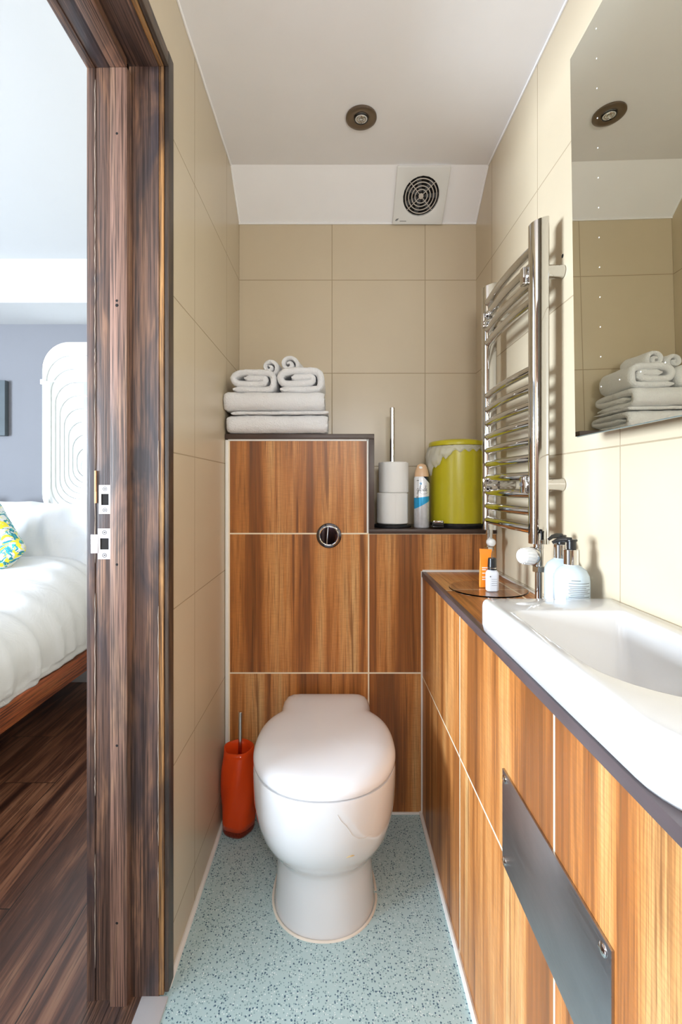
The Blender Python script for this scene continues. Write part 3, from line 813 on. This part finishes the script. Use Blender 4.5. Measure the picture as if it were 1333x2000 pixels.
# ------------------------------------------------------------------ radiator
t = thing('towel_radiator', 'chrome ladder towel radiator on the right wall', 'radiator', (.447, 1.165, .88))
def post(yc, w_=.034):
    b = B(); zb, zt = .889, 1.594
    sec = []
    for i in range(28):
        a = 2*PI*i/28; cx_, cy_ = math.cos(a), math.sin(a); pw = 2.8
        r = 1/((abs(cx_)/.0205)**pw+(abs(cy_)/(w_/2))**pw)**(1/pw); sec.append((.4465+r*cx_, yc+r*cy_))
    def ring(z, slant): return [(x, y, z+slant*(x-.4465)) for x, y in sec]
    loft(b, [ring(zb, 0), ring(zb+.001, 0), ring(zt-.001, .35), ring(zt, .35)])
    return b
YN, YFR = 1.010, 1.335
obj('upright', post(YN), 'chrome', t); obj('upright', post(YFR), 'chrome', t)
zs = [1.540, 1.5035, 1.4645, 1.4255] + [1.274-.0395*i for i in range(10)]
for z in zs:
    b = B(); pts = []
    for i in range(13):
        u = i/12; pts.append((.440-.008*math.sin(PI*u), YN+.01+(YFR-YN-.02)*u, z))
    tube(b, pts, .0105, 14); obj('rail', b, 'chrome', t)
for y in (YN+.024, YFR-.024):
    for z in (1.484, 1.018):
        b = B(); cyl(b, (.425, y, z), (.462, y, z), .0125, seg=20, bev=.002); box(b, (.418, y-.010, z-.019), (.430, y+.010, z+.019), .003)
        br = obj('bracket', b, 'chrome', t)
        b = B(); ys = YN if y < 1.2 else y-.03; cyl(b, (.455, ys, z), (.4995, ys, z), .0145 if y < 1.2 else .0115, seg=24, bev=.001); obj('bracket_sleeve', b, 'chrome', br)
b = B(); lathe(b, (.418, YN+.024, 1.018), [(.006, 0), (.005, .002), (0, .002)], 12, (0, YN+.024, 1.018)); obj('bracket_screw', b, 'mark', t)
def valve(y, big):
    zb = .889; x = .4465
    b = B(); cyl(b, (x, y, zb-.012), (x, y, zb), .0105, seg=20, bev=.001); cyl(b, (x, y, zb-.05), (x, y, zb-.010), .0095, seg=20)
    lathe(b, (x, y, zb-.062), [(.012, 0), (.0135, .001), (.0135, .012), (.012, .013)], 6)
    cyl(b, (x, y, .7497), (x, y, zb-.055), .0078, seg=20)
    if big:
        hd = Vector((-.93, -.36, .06)).normalized(); p = Vector((x, y, zb-.028))
        cyl(b, p, p+hd*.02, .009, seg=20)
        v = obj('valve', b, 'chrome', t)
        b = B(); lathe(b, p, [(.012, .010), (.0195, .013), (.0205, .018), (.0195, .021), (.012, .021)], 32, p+hd); obj('collar', b, 'chrome', v)
        b = B(); rings = []
        for h, r in ((.021, .0185), (.024, .0190), (.044, .0165), (.049, .0145), (.051, .010)):
            rings.append((r, h))
        lathe(b, p, rings, 32, p+hd)
        for k in range(16):
            a = 2*PI*k/16; q = hd.to_track_quat('Z', 'Y') @ Vector((math.cos(a), math.sin(a), 0))
            tube(b, [p+hd*.026+q*.0187, p+hd*.045+q*.0162], .0012, 6)
        obj('valve_head', b, 'white_pl', v)
    else:
        p = Vector((x, y, zb-.035)); hd = Vector((0, -1, 0)); v = obj('valve', b, 'chrome', t)
        b = B(); lathe(b, p, [(.006, .006), (.0115, .009), (.0125, .02), (.010, .027), (.004, .030)], 24, p+hd); obj('valve_head', b, 'white_pl', v)
valve(YN, True); valve(YFR, False)
t = None

# ------------------------------------------------------------------ mirror
t = thing('mirror', 'tall frameless mirror on the right wall above the basin', 'mirror', (.46, .45, 1.104))
xt, xb = .428, .4385; ZT = 2.0; ZB = 1.1045
def mq(y, z, dx=0): return (xb+(xt-xb)*(z-ZB)/(.745)+dx, y, z)
b = B(); loft(b, [[mq(.8405, ZB), mq(-.1, ZB), mq(-.1, 1.793), mq(.8405, 1.793)], [mq(.8405, ZB, .003), mq(-.1, ZB, .003), mq(-.1, 1.793, .003), mq(.8405, 1.793, .003)]])
obj('glass', b, 'mirror', t, smooth=False)
b = B(); loft(b, [[mq(.8415, ZB-.001, .0031), mq(-.101, ZB-.001, .0031), mq(-.101, 1.794, .0031), mq(.8415, 1.794, .0031)], [mq(.8415, ZB-.001, .0055), mq(-.101, ZB-.001, .0055), mq(-.101, 1.794, .0055), mq(.8415, 1.794, .0055)]])
obj('backing_sheet', b, 'mirror_edge', t, smooth=False)
obj('backing_frame', bx((.4455, -.05, 1.16), (.4995, .78, 1.74)), 'white_pl', t)
dots = [(.757, 1.178+.049*i) for i in range(13)]+[(.757-.049*i, 1.178) for i in range(1, 13)]
for y, z in dots:
    p = Vector(mq(y, z, -.0001)); b = B(); lathe(b, p, [(.0011, 0), (.0008, .0004), (0, .0005)], 8, p-Vector((1, 0, 0)))
    obj('light_dot', b, 'label', t)

# ------------------------------------------------------------------ basin
t = thing('basin', 'white rectangular ceramic basin on the tiled boxing at the right wall', 'basin', (.38, .6, .75))
def rr(x0, y0, x1, y1, r, z, n=10): return [(x, y, z) for x, y in rrect(x0, y0, x1, y1, r, n)]
X0, X1, Y0, Y1 = .2635, .4985, .325, .838
zt = .8120
R = (.085, .006, .006, .016)
def o_(i, z): 
    return rr(X0+i, Y0+i, X1-i*.2, Y1-i, tuple(max(.002, q-i) for q in R), z)
rings = [o_(.012, .7515), o_(.007, .7515), o_(.003, .756), o_(.0, .768), o_(0, .800), o_(.0012, .8065), o_(.0045, .8108), o_(.009, zt)]
IR = (.115, .05, .010, .020)
def i_(a0, a1, a2, a3, z, k=0, drop=0):
    return rr(.2865+a0, .425+a1, .4665-a2, .749-a3, tuple(max(.006, q+k) for q in IR), z)
rings += [i_(-.004, -.004, -.004, -.004, zt), i_(-.001, -.001, -.001, -.001, zt-.001), i_(.001, .001, .001, .001, zt-.004), i_(.007, .015, .006, .012, .785, .003), i_(.014, .035, .013, .028, .755, .006), i_(.026, .065, .028, .055, .728, .012), i_(.045, .10, .05, .09, .716, .0)]
b = B(); loft(b, rings, cap0=False, fan=True); obj('bowl', b, 'basin', t, ang=60)
b = B(); lathe(b, (.385, .56, .716), [(.022, 0), (.022, .002), (.016, .003), (0, .001)], 32); obj('waste', b, 'chrome', t)
b = B(); cyl(b, (.42, .365, zt-.001), (.42, .365, zt+.09), .019, .017, 28, .002); tube(b, [(.42, .365, zt+.06), (.415, .40, zt+.075), (.41, .45, zt+.07), (.408, .475, zt+.06)], .009, 14)
box(b, (.413, .33, zt+.092), (.427, .372, zt+.100), .003)
obj('tap', b, 'chrome', t)

# ------------------------------------------------------------------ soap bottles
def soap(cx_, cy_, ang, lbl, mat, hcol):
    z0 = .7497
    t = thing('soap_bottle', lbl, 'bottle', (cx_, cy_, z0), 'pump bottles behind the basin')
    b = B(); lathe(b, (cx_, cy_, z0), [(.029, 0), (.0315, .003), (.0318, .03), (.0318, .088), (.0305, .097), (.026, .106), (.019, .112), (.0135, .1155), (.0125, .119)], 40); obj('body', b, mat, t)
    b = B(); cyl(b, (cx_, cy_, z0+.1165), (cx_, cy_, z0+.1455), .0138, seg=32, bev=.001); obj('collar', b, 'chrome', t)
    d = Vector((math.cos(ang), math.sin(ang), 0)); p = Vector((cx_, cy_, z0))
    b = B(); cyl(b, p+Vector((0, 0, .1455)), p+Vector((0, 0, .163)), .0085, seg=24, bev=.0008)
    cyl(b, p+Vector((0, 0, .1605)), p+Vector((0, 0, .1645)), .0105, seg=24, bev=.001)
    tube(b, [p+Vector((0, 0, .162)), p+d*.012+Vector((0, 0, .1635)), p+d*.024+Vector((0, 0, .1615)), p+d*.033+Vector((0, 0, .1565))], .004, 10, [.006, .005, .004, .003])
    obj('pump', b, 'black', t)
    # wrap-round printed label of small unreadable lines
    def arc(r, a0, a1, za, zb_, n=14):
        rg = []
        for i in range(n+1):
            a = a0+(a1-a0)*i/n
            rg.append([(cx_+(r+q)*math.cos(a), cy_+(r+q)*math.sin(a), z) for q, z in ((0, za), (.0003, za), (.0003, zb_), (0, zb_))])
        return rg
    b = B(); loft(b, arc(.0318, -3.1, -2.35, z0+.012, z0+.079)); obj('label', b, 'label', t)
    b = B(); zz = z0+.091; k = 0
    for L in (.45, .9, .9, .7, .95, .8, .95, .6, .9, .95, .7):
        a = -2.2; loft(b, arc(.0318, a+(.95-L)*.3, a+L*1.45, zz, zz+.0011, 10)); zz -= .0033+(.002 if k in (0, 1) else 0); k += 1
    obj('small_print', b, plain('print_grey', (.16, .17, .18), .5), t)
soap(.4475, .872, PI*.9, 'nearer pump bottle with small printed lines, right of the radiator valve', 'lotion', 0)
soap(.4660, .950, PI*1.12, 'farther pump bottle with curved black spout, partly behind the nearer one', 'lotion', 0)

# ------------------------------------------------------------------ acrylic disc and toiletries
b = B(); lathe(b, (.392, 1.182, .7497), [(.096, 0), (.0975, .0012), (.0975, .0028), (.096, .004)], 64)
tag(obj('acrylic_disc', b, 'glassd'), 'clear round acrylic disc lying on the worktop beyond the basin', 'disc')
zd = .7540
t = thing('toiletry_bottle', 'small frosted bottle with black cap standing on the clear disc', 'bottle', (.392, 1.150, zd))
b = B(); R_ = []
for z, a in ((0, .0135), (.002, .0152), (.04, .0155), (.047, .0145), (.052, .010), (.054, .0075)): R_.append(rr(.392-a, 1.15-a*.7, .392+a, 1.15+a*.7, a*.55, zd+z, 6))
loft(b, R_); obj('body', b, 'bottle', t)
b = B(); cyl(b, (.392, 1.15, zd+.0525), (.392, 1.15, zd+.0565), .0108, seg=24); cyl(b, (.392, 1.15, zd+.058), (.392, 1.15, zd+.082), .0108, .0098, 24, .0015); obj('cap', b, 'black', t)
b = B(); cyl(b, (.392, 1.15, zd+.0562), (.392, 1.15, zd+.0585), .0109, seg=24); obj('cap_ring', b, 'chrome', t)
b = B(); lathe(b, (.384, 1.1388, zd+.037), [(.0016, 0), (.001, .0006)], 10, (.384, 0, zd+.037))
for i in range(4): box(b, (.387, 1.1388, zd+.030-.005*i), (.401, 1.1391, zd+.0305-.005*i))
obj('small_print', b, 'mark', t)
t = thing('sachet', 'upright orange sachet leaning behind the small frosted bottle', 'sachet', (.388, 1.19, zd))
b = B(); rg = []
for i, (z, hw, th) in enumerate(((0, .0115, .006), (.01, .0125, .008), (.04, .0135, .007), (.07, .014, .004), (.088, .0150, .0015), (.1, .0165, .0008))):
    rg.append([(.384+.006*z/.1+x, 1.190+y+.06*z*.3, zd+z*.98+.05*(x)*(z/.1)*-1) for x, y in rrect(-hw, -th/2, hw, th/2, th*.45, 4)])
loft(b, rg); obj('pouch', b, 'sachet', t)
b = B()
for z, L in ((.050, .016), (.045, .012), (.036, .018), (.026, .014), (.020, .016)): box(b, (.379, 1.1832, zd+z), (.379+L*.8, 1.1868+z*.02, zd+z+.0018))
obj('print_lines', b, 'label', t)

# ------------------------------------------------------------------ things on the lower shelf
ZS = .8817
t = thing('toilet_roll_stand', 'chrome pole stand with black round base holding two toilet rolls', 'roll stand', (.187, 1.505, ZS))
b = B(); lathe(b, (.187, 1.505, ZS), [(.060, 0), (.061, .002), (.061, .006), (.057, .010), (.02, .012), (0, .012)], 48); obj('base', b, 'black', t)
b = B(); cyl(b, (.187, 1.505, ZS+.011), (.187, 1.505, ZS+.390), .0080, seg=24, bev=.0012); obj('pole', b, 'brushed', t)
def roll(cx_, cy_, z0, R, h, lbl, s_):
    t = thing('toilet_roll', lbl, 'toilet roll', (cx_, cy_, z0), 'toilet rolls on the stand')
    b = B(); lathe(b, (cx_, cy_, z0), [(.0205, 0), (R-.003, 0), (R, .003), (R, h-.003), (R-.003, h), (.0205, h), (.0205, 0)], 56)
    bmesh.ops.delete(b, geom=[f for f in b.faces if len(f.verts) > 4], context='FACES_ONLY'); bmesh.ops.remove_doubles(b, verts=b.verts, dist=1e-5)
    for v in b.verts: v.co.x += .0006*math.sin(v.co.z*90)*s_
    obj('paper', b, 'paper', t)
    b = B(); lathe(b, (cx_, cy_, z0+.001), [(.0195, 0), (.0205, 0), (.0205, h-.002), (.0195, h-.002), (.0195, 0)], 32)
    bmesh.ops.delete(b, geom=[f for f in b.faces if len(f.verts) > 4], context='FACES_ONLY')
    obj('core', b, plain('card_core', (.45, .36, .26), .8), t)
    b = B(); a0 = -.75*PI/2+s_*.5; rg = []
    for i in range(12):
        a = a0+i*.075; rr_ = R+.0006+.0025*max(0, (i-8)/4)
        rg.append([(cx_+(rr_+q)*math.cos(a), cy_+(rr_+q)*math.sin(a), z) for q, z in ((0, z0+.002), (.0008, z0+.002), (.0008, z0+h-.002), (0, z0+h-.002))])
    loft(b, rg); obj('loose_sheet', b, 'paper', t)
roll(.187, 1.505, ZS+.0125, .0505, .099, 'lower toilet roll on the chrome pole stand', -.6)
roll(.190, 1.505, ZS+.112, .0475, .099, 'upper toilet roll on the chrome pole stand', 1)

cc = Vector((.277, 1.475, ZS+.0001))
t = thing('air_freshener', 'tall printed air freshener spray can with peach cap, between toilet rolls and bin', 'spray can', cc)
b = B(); lathe(b, cc, [(.021, 0), (.0235, .002), (.0242, .005), (.0242, .158), (.0225, .163), (.021, .165)], 48); obj('body', b, 'can', t)
b = B(); lathe(b, cc, [(.0222, .163), (.0222, .172), (.0205, .182), (.0165, .194), (.0125, .201), (.006, .2045), (0, .205)], 40)
obj('cap', b, 'cap', t)
b = B(); 
lathe(b, cc+Vector((-.004, -.0118, .192)), [(.0075, 0), (.0065, .003), (.003, .0045), (0, .005)], 24, cc+Vector((-.010, -.045, .222))); obj('nozzle', b, 'label', t)
def on_can(u, v, dr=.0002):      # u across (metres of arc, 0 = facing the room), v height
    a = -PI/2+.18*0+(u)/.0242-.18; return cc+Vector(((.0242+dr)*math.cos(a), (.0242+dr)*math.sin(a), v))
def stroke(b, pts, r=.00055, n=5): tube(b, [on_can(x, y) for x, y, _ in [tuple(p) for p in catmull([(x, y, 0) for x, y in pts], n)]], r, 5)
b = B(); k = .00105; ox, oy = -.0155, .1175
def L_(pts): stroke(b, [(ox+x*k, oy+y*k) for x, y in pts])
L_([(5, 7), (2, 8), (0, 4), (2, 0), (5, 2), (6, 7), (5, -3), (2, -9), (0, -6), (4, -2), (8, 3)])          # g
L_([(8, 3), (11, 10), (12, 16), (10, 16), (9, 8), (9, 1), (11, 0), (12, 2)])                            # l
L_([(17, 6), (14, 7), (12, 3), (14, 0), (17, 3), (18, 7), (18, 1), (20, 1)])                            # a
L_([(25, 6), (22, 7), (20, 3), (22, 0), (25, 3), (27, 10), (28, 17), (26, 8), (26, 1), (28, 1)])        # d
L_([(28, 1), (30, 4), (32, 7), (30, 7), (29, 3), (31, 0), (34, 3)])                                     # e
L_([(9, -3), (14, -7), (22, -8.5), (30, -7), (35, -5)])
obj('lettering', b, 'mark', t)
b = B()
for a in (.3, 1.7, 3.1, 4.4, 5.5): stroke(b, [(-.002+.0008*math.cos(a), .1415+.0008*math.sin(a)), (-.002+.0038*math.cos(a), .1415+.0045*math.sin(a))], .0011, 3)
obj('flower_mark', b, plain('blue_print', (.02, .33, .62), .4), t)
b = B(); stroke(b, [(-.016, .151), (-.0085, .151)], .0008, 2); obj('small_print', b, 'mark', t); b = B(); stroke(b, [(-.0165, .0975), (-.0155, .1), (-.013, .1), (-.0125, .097), (-.0145, .095), (-.0165, .0975)], .0009, 3)
obj('small_print', b, 'mark', t)

bc = Vector((.404, 1.527, ZS))
t = thing('pedal_bin', 'lime green round pedal bin on the lower shelf by the right wall', 'bin', bc)
b = B(); lathe(b, bc, [(.088, 0), (.0895, .002), (.0895, .014), (.087, .015), (0, .015)], 56); obj('base', b, 'black', t)
b = B(); lathe(b, bc, [(.086, .0155), (.0868, .0155), (.0885, .256), (.0885, .262), (.085, .262)], 64); obj('body', b, 'lime', t)
b = B(); lathe(b, bc, [(.0875, .2635), (.0915, .2635), (.0920, .267), (.0915, .274), (.088, .278), (.06, .284), (.02, .2865), (0, .287)], 64); obj('lid', b, 'lime', t)
b = B(); box(b, (.303, 1.4305, ZS+.0045), (.338, 1.475, ZS+.009), .002); box(b, (.303, 1.4305, ZS+.009), (.338, 1.440, ZS+.024), .003)
obj('pedal', b, 'black', t)
b = B(); box(b, (.3055, 1.4295, ZS+.0185), (.3355, 1.4355, ZS+.0262), .002); obj('pedal_pad', b, 'chrome', t)
# bin bag turned over the rim
b = B(); rg = []
A0, A1 = math.radians(152), math.radians(342); n = 90
for i in range(n+1):
    a = A0+(A1-A0)*i/n; left = max(0, 1-abs(math.degrees(a)-195)/62)
    drop = .016+.075*left**1.2+.006*math.sin(a*17)+.004*math.sin(a*31+1)
    if math.degrees(a) > 245: drop = .020-.006*(math.degrees(a)-245)/97+.004*math.sin(a*21)
    rg_ = []
    for j in range(9):
        v = j/8; rad = .0915+(.010*left+.0015)*math.sin(v*PI*.9)*1.3+.0032*noise.noise(Vector((a*9, v*5, 1)))+.0018*noise.noise(Vector((a*30, v*9, 4)))
        rad = max(rad, .0898)
        rg_.append(bc+Vector((rad*math.cos(a), rad*math.sin(a), .2625-drop*v)))
    rg.append(rg_)
vs = [[b.verts.new(p) for p in r] for r in rg]
for r0, r1 in zip(vs, vs[1:]):
    for j in range(8): b.faces.new((r0[j], r1[j], r1[j+1], r0[j+1]))
o = obj('bin_liner', b, 'liner', ang=180); tag(o, 'clear plastic bag turned over the rim of the lime bin', 'bin liner')
md = o.modifiers.new('thickness', 'SOLIDIFY'); md.thickness = .0005

# ------------------------------------------------------------------ towels
def strip(path, t_, to3, L, segs=24, seed=0, amp=.003, endr=.004, n=7):
    """a folded sheet: section = thick path in 2D, extruded L along the third axis through to3(u, v, w)"""
    P = catmull([(x, y, 0) for x, y in path], n); m = len(P); b = B(); secs = []
    T = [(P[min(i+1, m-1)]-P[max(i-1, 0)]).normalized() for i in range(m)]
    for k in range(segs+1):
        w_ = L*k/segs; e = min(w_, L-w_); sh = 1-.45*max(0, 1-e/endr)**2
        lf, rt = [], []
        for i in range(m):
            N_ = Vector((-T[i].y, T[i].x, 0)); q = P[i]
            tt = t_*sh*(.35+.65*min(1, min(i, m-1-i)/3.0)) 
            for sgn, ls in ((1, lf), (-1, rt)):
                p = q+N_*tt/2*sgn; p3 = Vector(to3(p.x, p.y, w_))
                d = noise.noise_vector(p3*22+Vector((seed*5, 0, 0))); d2 = noise.noise_vector(p3*90+Vector((seed*5, 9, 0)))
                ls.append(p3+d*amp+d2*amp*.55)
        secs.append(([b.verts.new(p) for p in lf], [b.verts.new(p) for p in rt]))
    for (l0, r0), (l1, r1) in zip(secs, secs[1:]):
        for i in range(m-1):
            b.faces.new((l0[i], l0[i+1], l1[i+1], l1[i])); b.faces.new((r0[i], r1[i], r1[i+1], r0[i+1]))
        b.faces.new((l0[0], l1[0], r1[0], r0[0])); b.faces.new((l0[-1], r0[-1], r1[-1], l1[-1]))
    for l0, r0 in (secs[0], secs[-1]):
        for i in range(m-1): b.faces.new((l0[i], r0[i], r0[i+1], l0[i+1]))
    return b
ZTOP = 1.1762
def bath(z0, x0, L, y0, flat, lbl, seed, h=.056, extra=False):
    s_ = h/.056
    path = [(.20, .011), (.10, .0105), (.03, .0105), (.009, .016), (.003, .029), (.009, .043), (.03, .0475), (.10, .048), (.185, .047), (.205, .039), (.185, .0305), (.10, .029), (.035, .029)]
    b = strip([(u, v*s_) for u, v in path], .0205*s_, lambda u, v, w_: (x0+w_, y0+u*.97, z0+v), L, 30, seed, .0022)
    o = tag(obj('bath_towel', b, 'towel', ang=70), lbl, 'towel', 'folded bath towels in the stack')
    return o
bath(ZTOP, -.332, .309, 1.408, 1, 'white folded bath towel lying on the dark shelf, bottom of the stack', 1, .056)
bz = ZTOP+.0575
b = strip([(.195, .006), (.10, .006), (.04, .0055), (.012, .0050), (.004, .005)], .0085, lambda u, v, w_: (-.318+w_, 1.399+u, bz+v-.0015+(w_/.3)*.003), .297, 30, 5, .0016)
tag(obj('towel', b, 'towel', ang=70), 'thin white towel fold sandwiched between the two bath towels', 'towel')
bath(bz+.0095, -.338, .305, 1.397, 1, 'white folded bath towel lying second from bottom of the stack', 2, .058)
hz = bz+.0095+.061
def hand(x0, wd, h, lbl, seed, flip, y0):
    path = [(-.068, .008), (-.03, .0075), (.02, .0075), (.055, .010), (.0665, .022), (.067, .045), (.056, .060), (.02, .0645), (-.04, .063), (-.062, .055), (-.068, .043), (-.060, .030), (-.04, .026), (.0, .0265), (.03, .029), (.040, .037), (.032, .0455), (.0, .0455), (-.03, .043)]
    k = wd/.154; s_ = h/.075
    b = strip([((-x if flip else x)*k, z*s_) for x, z in path], .0208*s_, lambda u, v, w_: (x0+u, y0+w_, hz+v+.0005), .17, 18, seed, .0022)
    tag(obj('hand_towel', b, 'towel', ang=70), lbl, 'towel', 'rolled hand towels on the stack')
hand(-.2515, .140, .070, 'white rolled hand towel on the left end of the stack', 3, False, 1.412)
hand(-.1065, .142, .077, 'white rolled hand towel on the right end of the stack', 4, False, 1.412)
def cloth(x0, z0, R, lbl, seed, ph):
    pts = []
    for i in range(14):
        a = ph+i*PI/4; r = R*(1-.066*i)-.004
        pts.append((r*math.cos(a), r*math.sin(a)))
    b = strip(pts, R*.40, lambda u, v, w_: (x0+u+w_*.12, 1.455+w_, z0+v), .115, 14, seed, .0016, n=4)
    tag(obj('face_cloth', b, 'towel', ang=70), lbl, 'face cloth', 'rolled face cloths on top')
cloth(-.209, hz+.0875, .0330, 'small rolled white face cloth on top of the stack, left one', 6, -2.2)
cloth(-.147, hz+.0965, .0335, 'small rolled white face cloth on top of the stack, right one', 7, -1.2)
